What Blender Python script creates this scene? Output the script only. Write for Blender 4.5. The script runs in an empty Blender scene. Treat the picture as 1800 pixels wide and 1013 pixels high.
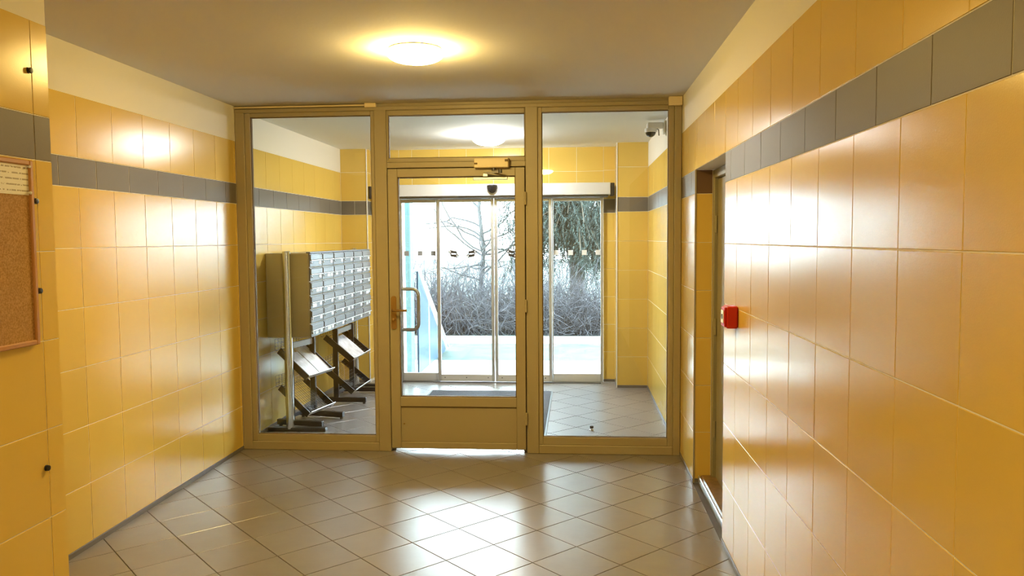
import bpy, math, random
from mathutils import Vector, Matrix
random.seed(7)
S = bpy.context.scene
COL = S.collection

# ------------------------------------------------------------------ camera
F_PX = 1381.0
yaw, pitch, roll = math.radians(4.66), math.radians(3.58), math.radians(-0.41)
fw = Vector((-math.sin(yaw)*math.cos(pitch), math.cos(yaw)*math.cos(pitch), -math.sin(pitch)))
rt = Vector((math.cos(yaw), math.sin(yaw), 0)); up = rt.cross(fw)
rt2 = math.cos(roll)*rt + math.sin(roll)*up; up2 = -math.sin(roll)*rt + math.cos(roll)*up
cd = bpy.data.cameras.new('camera'); cam = bpy.data.objects.new('camera', cd); COL.objects.link(cam)
cd.sensor_fit = 'HORIZONTAL'; cd.sensor_width = 36.0; cd.lens = 36.0*F_PX/1800.0
cd.clip_start = 0.05; cd.clip_end = 300
cam.matrix_world = Matrix(((rt2.x, up2.x, -fw.x, 0), (rt2.y, up2.y, -fw.y, 0), (rt2.z, up2.z, -fw.z, 1.52), (0, 0, 0, 1)))
S.camera = cam

# ------------------------------------------------------------------ world, exposure
SKY = 10.0
LAMP_LOBBY = 76.0
LAMP_VEST = 70.0
LAMP_FILL = 50.0  # strength of the added fill lamp, out of view
wd = bpy.data.worlds.new('overcast_sky'); S.world = wd; wd.use_nodes = True
bgn = wd.node_tree.nodes['Background']; bgn.inputs[0].default_value = (0.80, 0.93, 1.0, 1); bgn.inputs[1].default_value = SKY
vs = S.view_settings
vs.view_transform = 'Standard'; vs.look = 'None'; vs.gamma = 1.0; vs.use_curve_mapping = False
vs.exposure = 1.5
cy = S.cycles
cy.max_bounces = 10; cy.diffuse_bounces = 6; cy.glossy_bounces = 5; cy.transparent_max_bounces = 16; cy.transmission_bounces = 6
cy.filter_width = 1.0; cy.sample_clamp_indirect = 8.0; cy.caustics_reflective = False; cy.caustics_refractive = False

# ------------------------------------------------------------------ materials
def nt_new(name):
    m = bpy.data.materials.new(name); m.use_nodes = True
    n = m.node_tree.nodes; l = m.node_tree.links
    return m, n, l, n['Principled BSDF']
def mat(name, col, rough=0.5, metal=0.0, spec=0.5, bump=None, vary=0.0, noise=None, coat=0.0, grain=None):
    """plain principled colour; bump=(scale,strength), vary=random value per object, noise=(scale, amount) blotches"""
    m, n, l, p = nt_new(name)
    p.inputs['Base Color'].default_value = (*col, 1); p.inputs['Roughness'].default_value = rough
    p.inputs['Metallic'].default_value = metal; p.inputs['Specular IOR Level'].default_value = spec
    p.inputs['Coat Weight'].default_value = coat; p.inputs['Coat Roughness'].default_value = 0.12
    src = None
    tc = n.new('ShaderNodeTexCoord')
    if vary or noise:
        rgb = n.new('ShaderNodeHueSaturation'); rgb.inputs['Color'].default_value = (*col, 1)
        val = None
        if vary:
            oi = n.new('ShaderNodeObjectInfo'); mr = n.new('ShaderNodeMapRange')
            mr.inputs[3].default_value = 1-vary; mr.inputs[4].default_value = 1+vary
            l.new(oi.outputs['Random'], mr.inputs[0]); val = mr.outputs[0]
        if noise:
            nz = n.new('ShaderNodeTexNoise'); nz.inputs['Scale'].default_value = noise[0]; nz.inputs['Detail'].default_value = 5
            geo = n.new('ShaderNodeNewGeometry'); l.new(geo.outputs['Position'], nz.inputs['Vector'])
            mr2 = n.new('ShaderNodeMapRange'); mr2.inputs[1].default_value = .3; mr2.inputs[2].default_value = .7
            mr2.inputs[3].default_value = 1-noise[1]; mr2.inputs[4].default_value = 1+noise[1]
            l.new(nz.outputs[0], mr2.inputs[0])
            if val:
                mu = n.new('ShaderNodeMath'); mu.operation = 'MULTIPLY'; l.new(val, mu.inputs[0]); l.new(mr2.outputs[0], mu.inputs[1]); val = mu.outputs[0]
            else: val = mr2.outputs[0]
        l.new(val, rgb.inputs['Value']); l.new(rgb.outputs[0], p.inputs['Base Color'])
    if bump:
        nb = n.new('ShaderNodeTexNoise'); nb.inputs['Scale'].default_value = bump[0]; nb.inputs['Detail'].default_value = 3
        geo = n.new('ShaderNodeNewGeometry')
        if grain:
            mp = n.new('ShaderNodeMapping'); mp.inputs['Scale'].default_value = grain; l.new(geo.outputs['Position'], mp.inputs[0]); l.new(mp.outputs[0], nb.inputs['Vector'])
        else: l.new(geo.outputs['Position'], nb.inputs['Vector'])
        b = n.new('ShaderNodeBump'); b.inputs['Strength'].default_value = bump[1]; b.inputs['Distance'].default_value = 0.002
        l.new(nb.outputs[0], b.inputs['Height']); l.new(b.outputs[0], p.inputs['Normal'])
    return m
def emis(name, col, strength):
    m, n, l, p = nt_new(name)
    p.inputs['Base Color'].default_value = (0.9, 0.88, 0.82, 1)
    p.inputs['Emission Color'].default_value = (*col, 1); p.inputs['Emission Strength'].default_value = strength
    p.inputs['Roughness'].default_value = 0.25
    return m
def glass(name, tint=(0.96, 0.98, 0.98), ior=1.45):
    m = bpy.data.materials.new(name); m.use_nodes = True; n = m.node_tree.nodes; l = m.node_tree.links
    n.remove(n['Principled BSDF']); out = n['Material Output']
    t = n.new('ShaderNodeBsdfTransparent'); t.inputs[0].default_value = (*tint, 1)
    g = n.new('ShaderNodeBsdfGlossy'); g.inputs['Roughness'].default_value = 0.01; g.inputs[0].default_value = (1, 1, 1, 1)
    fr = n.new('ShaderNodeFresnel'); fr.inputs[0].default_value = ior
    mx = n.new('ShaderNodeMixShader'); l.new(fr.outputs[0], mx.inputs[0]); l.new(t.outputs[0], mx.inputs[1]); l.new(g.outputs[0], mx.inputs[2])
    l.new(mx.outputs[0], out.inputs[0]); return m

M = {}
M['yellow_tile'] = mat('yellow_glazed_tile', (0.72, 0.502, 0.115), 0.18, spec=0.20, vary=0.03, bump=(260, 0.10), noise=(2.2, 0.02))
M['grey_tile'] = mat('grey_glazed_tile', (0.185, 0.160, 0.124), 0.45, spec=0.15, vary=0.03, bump=(260, 0.08))
M['plum_tile'] = mat('brown_glazed_tile', (0.16, 0.09, 0.05), 0.32)
M['plaster'] = mat('white_plaster', (0.83, 0.79, 0.68), 0.85, bump=(60, 0.25))
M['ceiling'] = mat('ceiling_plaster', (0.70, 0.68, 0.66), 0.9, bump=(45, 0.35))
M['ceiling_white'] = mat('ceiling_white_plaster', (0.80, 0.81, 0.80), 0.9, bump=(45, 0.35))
M['grout'] = mat('floor_grout', (0.11, 0.09, 0.07), 0.9, bump=(200, 0.4))
M['floor_tile'] = mat('beige_grey_floor_tile', (0.215, 0.20, 0.20), 0.28, spec=1.0, vary=0.05, noise=(9, 0.05), bump=(30, 0.12))
M['skirting'] = mat('grey_skirting', (0.16, 0.14, 0.115), 0.5)
M['frame'] = mat('cream_powder_coat', (0.36, 0.305, 0.19), 0.42, bump=(300, 0.08))
M['gasket'] = mat('brown_gasket', (0.16, 0.105, 0.04), 0.7)
M['cream_plastic'] = mat('cream_plastic', (0.78, 0.66, 0.42), 0.45)
M['white_plastic'] = mat('white_plastic', (0.8, 0.79, 0.76), 0.4)
M['alu'] = mat('brushed_aluminium', (0.62, 0.63, 0.64), 0.38, metal=0.85)
M['alu_matt'] = mat('satin_aluminium', (0.68, 0.68, 0.67), 0.5, metal=0.35, bump=(120, 0.1))
M['steel'] = mat('polished_steel', (0.66, 0.65, 0.63), 0.22, metal=1.0)
M['pull'] = mat('satin_grey_steel', (0.40, 0.42, 0.45), 0.3, metal=0.55)
M['dark_steel'] = mat('dark_steel', (0.10, 0.10, 0.105), 0.4, metal=0.6)
M['bronze'] = mat('bronze_handle', (0.36, 0.22, 0.075), 0.35, metal=0.7)
M['black'] = mat('black_paint', (0.018, 0.016, 0.015), 0.42)
M['black_gloss'] = mat('black_gloss_plastic', (0.012, 0.012, 0.013), 0.12)
M['grey_plastic'] = mat('grey_plastic', (0.32, 0.33, 0.33), 0.45)
M['mail_body'] = mat('beige_sheet_metal', (0.44, 0.37, 0.22), 0.45)
M['mail_door'] = mat('silver_grey_sheet', (0.15, 0.16, 0.175), 0.36, metal=0.4, vary=0.06)
M['mail_flap'] = mat('silver_grey_flap', (0.20, 0.21, 0.225), 0.30, metal=0.45, vary=0.06)
M['card'] = mat('white_card', (0.86, 0.87, 0.88), 0.6)
M['red_card'] = mat('faded_red_card', (0.62, 0.22, 0.24), 0.6)
M['magazine'] = mat('glossy_leaflet', (0.80, 0.80, 0.86), 0.18, noise=(14, 0.22))
M['red'] = mat('red_plastic', (0.55, 0.012, 0.012), 0.32)
M['mat'] = mat('charcoal_mat', (0.055, 0.06, 0.075), 0.95, bump=(350, 0.9), noise=(120, 0.35))
M['door_paint'] = mat('olive_door_paint', (0.27, 0.235, 0.13), 0.5)
M['stone'] = mat('brown_stone', (0.22, 0.135, 0.06), 0.4, noise=(25, 0.3))
M['glass'] = glass('clear_glass'); M['glass_out'] = glass('entrance_glass', (0.94, 0.98, 0.985))
M['blue_panel'] = mat('pale_blue_panel', (0.03, 0.06, 0.10), 0.4)
M['cyan_paint'] = mat('pale_cyan_render', (0.075, 0.15, 0.165), 0.7)
M['white_paint'] = mat('white_paint', (0.8, 0.82, 0.82), 0.5)
M['paving'] = mat('pale_concrete_paving', (0.55, 0.57, 0.56), 0.85, noise=(1.5, 0.08), bump=(30, 0.3))
M['grass'] = mat('frosted_grass', (0.03, 0.048, 0.042), 0.95, noise=(5, 0.35), bump=(90, 1.0))
M['path'] = mat('pale_path', (0.5, 0.5, 0.48), 0.9, noise=(3, 0.1))
M['twig'] = mat('bare_twig_bark', (0.028, 0.027, 0.033), 0.85, noise=(30, 0.5))
M['bark'] = mat('grey_bark', (0.04, 0.04, 0.04), 0.9, noise=(20, 0.4))
M['spruce_bark'] = mat('brown_bark', (0.05, 0.036, 0.022), 0.9, noise=(20, 0.4))
M['needles'] = mat('spruce_needles', (0.007, 0.017, 0.013), 0.7, noise=(6, 0.6))
M['lamp_lobby'] = emis('warm_lit_opal_glass', (1.0, 0.71, 0.23), LAMP_LOBBY)
M['lamp_vest'] = emis('white_lit_opal_glass', (1.0, 0.97, 0.92), LAMP_VEST)
M['lamp_fill'] = emis('added_fill_lamp_glass', (1.0, 0.71, 0.23), LAMP_FILL)  # glow of the added corridor lamp, only for fill light

# cork: fine flecked procedural
m, n, l, p = nt_new('cork'); M['cork'] = m
tc = n.new('ShaderNodeNewGeometry'); nz = n.new('ShaderNodeTexNoise'); nz.inputs['Scale'].default_value = 190; nz.inputs['Detail'].default_value = 4
cr = n.new('ShaderNodeValToRGB'); cr.color_ramp.elements[0].position = .35; cr.color_ramp.elements[0].color = (0.33, 0.17, 0.05, 1)
cr.color_ramp.elements[1].position = .68; cr.color_ramp.elements[1].color = (0.52, 0.31, 0.115, 1)
l.new(tc.outputs['Position'], nz.inputs['Vector']); l.new(nz.outputs[0], cr.inputs[0]); l.new(cr.outputs[0], p.inputs['Base Color']); p.inputs['Roughness'].default_value = .9
M['board_wood'] = mat('orange_pine', (0.50, 0.24, 0.07), 0.5, bump=(40, 0.2), grain=(1, 1, 20))
# printed notice: blurred lines of small print
m, n, l, p = nt_new('printed_notice'); M['notice'] = m
geo = n.new('ShaderNodeNewGeometry'); sx = n.new('ShaderNodeSeparateXYZ'); l.new(geo.outputs['Position'], sx.inputs[0])
ml = n.new('ShaderNodeMath'); ml.operation = 'MULTIPLY'; ml.inputs[1].default_value = 56.0; l.new(sx.outputs['Z'], ml.inputs[0])
frc = n.new('ShaderNodeMath'); frc.operation = 'FRACT'; l.new(ml.outputs[0], frc.inputs[0])
ls = n.new('ShaderNodeMath'); ls.operation = 'LESS_THAN'; ls.inputs[1].default_value = 0.26; l.new(frc.outputs[0], ls.inputs[0])
mpn = n.new('ShaderNodeMapping'); mpn.inputs['Scale'].default_value = (1, 120, 56); l.new(geo.outputs['Position'], mpn.inputs[0])
wn = n.new('ShaderNodeTexNoise'); wn.inputs['Scale'].default_value = 1.0; l.new(mpn.outputs[0], wn.inputs['Vector'])
gt = n.new('ShaderNodeMath'); gt.operation = 'GREATER_THAN'; gt.inputs[1].default_value = 0.44; l.new(wn.outputs[0], gt.inputs[0])
an = n.new('ShaderNodeMath'); an.operation = 'MULTIPLY'; l.new(ls.outputs[0], an.inputs[0]); l.new(gt.outputs[0], an.inputs[1])
mc = n.new('ShaderNodeMix'); mc.data_type = 'RGBA'; mc.inputs[6].default_value = (0.84, 0.82, 0.76, 1); mc.inputs[7].default_value = (0.42, 0.37, 0.30, 1)
l.new(an.outputs[0], mc.inputs[0]); l.new(mc.outputs[2], p.inputs['Base Color']); p.inputs['Roughness'].default_value = .7

# ------------------------------------------------------------------ mesh helpers
class MB:
    def __init__(s): s.v = []; s.f = []
    def add(s, vs_, fs):
        o = len(s.v); s.v += [tuple(x) for x in vs_]; s.f += [tuple(i+o for i in q) for q in fs]; return s
    def box(s, x0, x1, y0, y1, z0, z1):
        v = [(x, y, z) for x in (x0, x1) for y in (y0, y1) for z in (z0, z1)]
        return s.add(v, [(0, 1, 3, 2), (4, 6, 7, 5), (0, 4, 5, 1), (2, 3, 7, 6), (0, 2, 6, 4), (1, 5, 7, 3)])
    def bbox(s, x0, x1, y0, y1, z0, z1, b=0.003):
        """box with chamfered edges on every side"""
        c = [(x0+x1)/2, (y0+y1)/2, (z0+z1)/2]; h = [(x1-x0)/2, (y1-y0)/2, (z1-z0)/2]; b = min(b, min(h)*.9)
        vid = {}; vv = []
        for sx_ in (-1, 1):
            for sy in (-1, 1):
                for sz in (-1, 1):
                    sg = (sx_, sy, sz)
                    for ax in range(3):
                        co = [c[i]+sg[i]*(h[i] if i == ax else h[i]-b) for i in range(3)]
                        vid[(sg, ax)] = len(vv); vv.append(co)
        fs = []
        for ax in range(3):
            a, d = [i for i in range(3) if i != ax]
            for sgn in (-1, 1):
                q = []
                for (i, j) in ((-1, -1), (1, -1), (1, 1), (-1, 1)):
                    sg = [0, 0, 0]; sg[ax] = sgn; sg[a] = i; sg[d] = j; q.append(vid[(tuple(sg), ax)])
                fs.append(q)
        for ax in range(3):
            a, d = [i for i in range(3) if i != ax]
            for i in (-1, 1):
                for j in (-1, 1):
                    s0 = [0]*3; s0[a] = i; s0[d] = j; s1 = list(s0); s0[ax] = -1; s1[ax] = 1
                    fs.append([vid[(tuple(s0), a)], vid[(tuple(s1), a)], vid[(tuple(s1), d)], vid[(tuple(s0), d)]])
        for sx_ in (-1, 1):
            for sy in (-1, 1):
                for sz in (-1, 1): fs.append([vid[((sx_, sy, sz), k)] for k in range(3)])
        out = []
        cen = Vector(c)
        for q in fs:                                    # orient outward
            p_ = [Vector(vv[i]) for i in q]; nn = (p_[1]-p_[0]).cross(p_[2]-p_[0]); mid = sum(p_, Vector())/len(p_)
            out.append(tuple(q) if nn.dot(mid-cen) > 0 else tuple(reversed(q)))
        return s.add(vv, out)
    def prism(s, poly, axis, a0, a1):
        """extrude polygon (2-D points in the two other axes, in order) along axis"""
        n_ = len(poly); v = []
        for a in (a0, a1):
            for (p_, q) in poly:
                co = [p_, q]; co.insert(axis, a); v.append(co)
        fs = [tuple(range(n_)), tuple(reversed(range(n_, 2*n_)))]
        fs += [(i, i+n_, (i+1) % n_+n_, (i+1) % n_) for i in range(n_)]
        area = sum(poly[i][0]*poly[(i+1) % n_][1]-poly[(i+1) % n_][0]*poly[i][1] for i in range(n_))
        flip = (area > 0) != (axis == 1)
        if a1 < a0: flip = not flip
        if flip: fs = [tuple(reversed(f)) for f in fs]
        return s.add(v, fs)
    def tube(s, pts, r, n_=10, r1=None, cap=True):
        pts = [Vector(p_) for p_ in pts]; k = len(pts); rings = []; ref = None
        for i, p_ in enumerate(pts):
            d = (pts[min(i+1, k-1)]-pts[max(i-1, 0)]).normalized()
            if ref is None: ref = d.orthogonal().normalized()
            ref = (ref-d*ref.dot(d)).normalized(); b = d.cross(ref)
            rr = r if r1 is None else r+(r1-r)*i/(k-1)
            rings.append([p_+(ref*math.cos(2*math.pi*j/n_)+b*math.sin(2*math.pi*j/n_))*rr for j in range(n_)])
        v = [q for R_ in rings for q in R_]; fs = []
        for i in range(k-1):
            for j in range(n_): fs.append((i*n_+j, i*n_+(j+1) % n_, (i+1)*n_+(j+1) % n_, (i+1)*n_+j))
        if cap: fs += [tuple(reversed(range(n_))), tuple(range((k-1)*n_, k*n_))]
        return s.add(v, fs)
    def lathe(s, prof, c, n_=40, axis='z'):
        """prof: (radius, offset along the axis)"""
        v = []; fs = []; k = len(prof)
        for (r, h) in prof:
            for j in range(n_):
                a = 2*math.pi*j/n_; x, y = r*math.cos(a), r*math.sin(a)
                v.append({'z': (c[0]+x, c[1]+y, c[2]+h), 'y': (c[0]+x, c[1]+h, c[2]+y), 'x': (c[0]+h, c[1]+x, c[2]+y)}[axis])
        for i in range(k-1):
            for j in range(n_): fs.append((i*n_+j, i*n_+(j+1) % n_, (i+1)*n_+(j+1) % n_, (i+1)*n_+j))
        fs += [tuple(reversed(range(n_))), tuple(range((k-1)*n_, k*n_))]
        return s.add(v, fs)
    def build(s, name, m, parent=None, loc=None, smooth=False):
        off = Vector(loc) if loc is not None else (root_loc(parent) if parent else Vector((0, 0, 0)))
        me = bpy.data.meshes.new(name); me.from_pydata([tuple(Vector(q)-off) for q in s.v], [], s.f)
        me.materials.append(M[m] if isinstance(m, str) else m)
        if smooth:
            me.polygons.foreach_set('use_smooth', [True]*len(me.polygons))
            try: me.set_sharp_from_angle(angle=math.radians(40))
            except Exception: pass
        me.update()
        import bmesh as bm_
        b = bm_.new(); b.from_mesh(me); bm_.ops.recalc_face_normals(b, faces=b.faces); b.to_mesh(me); b.free()
        o = bpy.data.objects.new(name, me); COL.objects.link(o)
        if parent: o.parent = parent
        else: o.location = off
        return o
def root_loc(o):
    v = Vector((0, 0, 0))
    while o: v += o.location; o = o.parent
    return v
def tag(o, label=None, cat=None, group=None, kind=None):
    if label: o['label'] = label
    if cat: o['category'] = cat
    if group: o['group'] = group
    if kind: o['kind'] = kind
    return o
def thing(name, loc=(0, 0, 0), **k):
    o = bpy.data.objects.new(name, None); o.empty_display_size = .1; COL.objects.link(o); o.location = loc
    return tag(o, **k)
def part(name, m, parent, *boxes, b=0.002, label=None):
    mb = MB()
    for q in boxes: mb.bbox(*q, b=b)
    o = mb.build(name, m, parent)
    if label: o['label'] = label
    return o
def copy_tree(o, parent=None):
    c = o.copy(); COL.objects.link(c); c.parent = parent
    for ch in list(o.children): copy_tree(ch, c)
    return c

# ------------------------------------------------------------------ dimensions
XL, XV, XR, XP = -2.42, -2.47, 0.722, -1.735     # lobby left wall, vestibule left wall, right wall, near-left wall face
YB, YPI, YF, YE = -1.9, 2.50, 5.51, 8.32         # back, near-left wall end, glazed partition, entrance wall
ZC = 2.475
ROWS = [0.025, 0.318, 0.610, 0.904, 1.197, 1.490, 1.785]
BAND = (1.785, 1.930); ZT = 2.230
G = 0.0035                                        # joint width
TH = 0.0018                                        # tile thickness

# tiles: one shared mesh per size, chamfered front edges, front face towards +local z
tile_cache = {}
def tile_mesh(w, h, m):
    key = (round(w, 4), round(h, 4), m)
    if key in tile_cache: return tile_cache[key]
    b = 0.0009; x, y = w/2, h/2
    v = [(-x, -y, 0), (x, -y, 0), (x, y, 0), (-x, y, 0), (-x, -y, TH-b), (x, -y, TH-b), (x, y, TH-b), (-x, y, TH-b),
         (-x+b, -y+b, TH), (x-b, -y+b, TH), (x-b, y-b, TH), (-x+b, y-b, TH)]
    f = [(8, 9, 10, 11)]
    for i in range(4):
        j = (i+1) % 4; f += [(i, j, j+4, i+4), (i+4, j+4, j+8, i+8)]
    me = bpy.data.meshes.new('wall_tile'); me.from_pydata(v, [], f); me.materials.append(M[m]); me.update()
    tile_cache[key] = me; return me
def axes(normal):
    return {'+x': Matrix(((0, 0, 1), (1, 0, 0), (0, 1, 0))), '-x': Matrix(((0, 0, -1), (-1, 0, 0), (0, 1, 0))),
            '-y': Matrix(((1, 0, 0), (0, 0, -1), (0, 1, 0))), '+y': Matrix(((-1, 0, 0), (0, 0, 1), (0, 1, 0))), }[normal]
def tile(parent, normal, plane, a0, a1, z0, z1, m):
    """a tile whose front face lies in the given plane; a = the horizontal run"""
    a0 += G/2; a1 -= G/2; z0 += G/2; z1 -= G/2
    if a1-a0 < .008 or z1-z0 < .008: return
    o = bpy.data.objects.new('wall_tile', tile_mesh(a1-a0, z1-z0, m)); COL.objects.link(o)
    Mx = axes(normal).to_4x4(); sgn = 1 if normal[0] == '+' else -1
    wob = Matrix.Rotation(random.gauss(0, .0012), 4, 'X') @ Matrix.Rotation(random.gauss(0, .0012), 4, 'Y')
    c = ((a0+a1)/2, (z0+z1)/2)
    back = plane-sgn*TH
    loc = (back, c[0], c[1]) if normal[1] == 'x' else (c[0], back, c[1])
    o.parent = parent; o.matrix_local = Matrix.Translation(Vector(loc)-root_loc(parent)) @ Mx @ wob
    return o
def cuts(a0, a1, phase, pitch):
    k = math.ceil((a0+.012-phase)/pitch); r = [a0]
    while phase+k*pitch < a1-.012: r.append(phase+k*pitch); k += 1
    return r+[a1]
def tile_field(parent, normal, plane, a0, a1, phase, pitch, rows=True, top=True, band='grey_tile', body='yellow_tile', zmin=0.0, ztop=ZT, band_half=True, extra=None):
    c = cuts(a0, a1, phase, pitch)
    zs = list(zip(ROWS[:-1], ROWS[1:])) if rows else []
    if top: zs.append((BAND[1], ztop))
    if extra: zs += extra
    for (z0, z1) in zs:
        if z1 <= zmin: continue
        for u, w in zip(c[:-1], c[1:]): tile(parent, normal, plane, u, w, max(z0, zmin), z1, body)
    if band and BAND[0] >= zmin-.001:
        cb = cuts(a0, a1, phase+(pitch/2 if band_half else 0), pitch)
        for u, w in zip(cb[:-1], cb[1:]): tile(parent, normal, plane, u, w, *BAND, band)

# ------------------------------------------------------------------ shell
def slab(name, m, *boxes, lab=None):
    mb = MB()
    for q in boxes: mb.box(*q)
    o = mb.build(name, m, None); o['kind'] = 'structure'
    if lab: o['label'] = lab
    return o
t = TH
floor = slab('floor', 'grout', (XV-.3, XR+.3, YB-.2, YE+.03, -.12, -.006), lab='beige-grey floor of diagonally laid square tiles')
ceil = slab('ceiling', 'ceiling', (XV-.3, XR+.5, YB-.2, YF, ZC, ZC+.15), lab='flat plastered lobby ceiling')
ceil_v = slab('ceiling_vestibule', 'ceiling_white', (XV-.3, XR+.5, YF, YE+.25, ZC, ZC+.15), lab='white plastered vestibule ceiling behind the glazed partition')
w_left = slab('wall_left', 'plaster', (XL-.25, XL-t, YPI-.3, YF, 0, ZC), lab='left lobby wall of yellow tiles with a grey band and white plaster on top')
w_near = slab('wall_near_left', 'plaster', (XL-.25, XP-t, YB-.2, YPI-t, 0, ZC), lab='projecting near left wall of yellow tiles with a grey band')
w_vleft = slab('wall_vestibule_left', 'plaster', (XV-.25, XV-t, YF, YE+.2, 0, ZC), lab='left vestibule wall behind the mailboxes')
YN0, YN1, ZN = 3.90, 4.87, 1.930                 # side doorway in the right wall
w_right = slab('wall_right', 'plaster', (XR+t, XR+.25, YB-.2, YN0-t, 0, ZC), (XR+t, XR+.25, YN1+t, YF, 0, ZC), (XR+t, XR+.25, YN0-t, YN1+t, ZN+.0, ZC),
               lab='right lobby wall of glossy yellow tiles with a grey band and a side doorway')
w_vright = slab('wall_vestibule_right', 'plaster', (XR+t, XR+.25, YF, YE+.2, 0, ZC), lab='right vestibule wall in daylight')
w_back = slab('wall_back', 'plaster', (XP-.3, XR+.3, YB-.2, YB, 0, ZC), lab='plain wall behind the camera')
XS0, XS1, ZS = -1.88, 0.29, 2.0                  # entrance opening
w_ent = slab('wall_entrance', 'plaster', (XV-.2, XS0, YE+t, YE+.25, 0, ZC), (XS1, XR+.2, YE+t, YE+.25, 0, ZC), (XS0, XS1, YE+t, YE+.25, ZS, ZC), lab='tiled end wall around the sliding entrance')
# columns in the vestibule corners
CLX, CLY, CRX, CRY = -2.19, 8.16, 0.412, 7.98
c_l = slab('wall_column_left', 'plaster', (XV-t, CLX-t, CLY+t, YE+.1, 0, ZC), lab='tiled column in the left corner beside the entrance')
c_r = slab('wall_column_right', 'plaster', (CRX+t, XR+t, CRY+t, YE+.1, 0, ZC), lab='tiled column in the right corner beside the entrance')

# ------------------------------------------------------------------ wall tiles
tile_field(w_left, '+x', XL, YPI, YF-.035, 3.677, .2955)
tile_field(w_near, '+x', XP, .85, YPI, 2.42, .2955, band_half=False)
tile_field(w_near, '+y', YPI, XL, XP, -2.33, .2955)
tile_field(w_vleft, '+x', XV, YF+.04, CLY, 6.148, .2955)
tile_field(w_right, '-x', XR, .30, YN0, 1.537, .297)
tile_field(w_right, '-x', XR, YN1, YF-.035, 5.18, .297)
for u, w in zip(cuts(YN0, YN1, 1.537, .297)[:-1], cuts(YN0, YN1, 1.537, .297)[1:]): tile(w_right, '-x', XR, u, w, BAND[1], ZT, 'yellow_tile')
tile_field(w_vright, '-x', XR, YF+.04, CRY, 5.66, .297)
# reveal of the side doorway
for z0, z1 in zip(ROWS[:-1], ROWS[1:]): tile(w_right, '-y', YN1, XR, XR+.105, z0, z1, 'yellow_tile')
tile(w_right, '-y', YN1, XR, XR+.105, *BAND, 'plum_tile')
for z0, z1 in zip(ROWS[:-1], ROWS[1:]): tile(w_right, '+y', YN0, XR, XR+.105, z0, z1, 'yellow_tile')
tile(w_right, '+y', YN0, XR, XR+.105, *BAND, 'plum_tile')
# columns and the entrance wall (tiled up to the ceiling)
top2 = [(ZT, ZC)]
tile_field(c_l, '-y', CLY, XV, CLX, XV, .29, extra=top2)
tile_field(c_l, '+x', CLX, CLY, YE, CLY+.2955, .2955, extra=top2)
tile_field(c_r, '-y', CRY, CRX, XR, CRX+.31, .31, extra=top2, band_half=False)
tile_field(c_r, '-x', CRX, CRY, YE, CRY+.36, .36, extra=top2, band_half=False)
tile_field(w_ent, '-y', YE, XS1, CRX, .296+.2915, .2915, extra=top2, band_half=False)
tile_field(w_ent, '-y', YE, CLX, XS0, -1.739, .2915, extra=top2, band_half=False)
cc = cuts(XS0, XS1, -1.739, .2915)
for u, w in zip(cc[:-1], cc[1:]):
    tile(w_ent, '-y', YE, u, w, 2.222, ZC, 'yellow_tile'); tile(w_ent, '-y', YE, u, w, ZS, 2.222, 'yellow_tile')
# white corner profiles on the columns and reveals
def trim(n_, m, *b, lab=None):
    o = MB()
    for q in b: o.bbox(*q, b=.002)
    o = o.build('trim_%d' % n_, m); o['kind'] = 'structure'
    if lab: o['label'] = lab
    return o
trim(1, 'white_plastic', (CRX-.006, CRX+.006, CRY-.006, CRY+.006, .0, ZC-.002), lab='white corner profile on the right column')
trim(2, 'white_plastic', (CLX-.006, CLX+.006, CLY-.006, CLY+.006, .0, ZC-.002), lab='white corner profile on the left column')
trim(3, 'frame', (XR-.001, XR+.010, YN1-.003, YN1+.006, .0, ZN), lab='corner profile at the far side of the side doorway')

# ------------------------------------------------------------------ skirtings
def base(side, *b):
    o = MB()
    for q in b: o.bbox(*q, b=.002)
    o = o.build('baseboard_'+side, 'skirting'); o['kind'] = 'structure'; return o
base('left', (XL-.006, XL+.004, YPI+.005, YF-.036, -.004, .026))
base('near_left', (XP-.006, XP+.004, YB, YPI+.004, -.004, .026), (XL+.005, XP-.007, YPI-.006, YPI+.004, -.004, .026))
base('right', (XR-.004, XR+.006, YB, YN0, -.004, .026), (XR-.004, XR+.006, YN1, YF-.036, -.004, .026), (XR+.007, XR+.104, YN1-.004, YN1+.006, -.004, .026))
base('vestibule_left', (XV-.006, XV+.004, YF+.036, CLY-.005, -.004, .026), (XV+.005, CLX, CLY-.004, CLY+.006, -.004, .026))
base('vestibule_right', (XR-.004, XR+.006, YF+.036, CRY-.005, -.004, .026), (CRX, XR-.005, CRY-.004, CRY+.006, -.004, .026), (XS1, CRX-.004, YE-.004, YE+.006, -.004, .026), (CRX-.004, CRX-.0005, CRY, YE-.005, -.004, .026))

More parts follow.
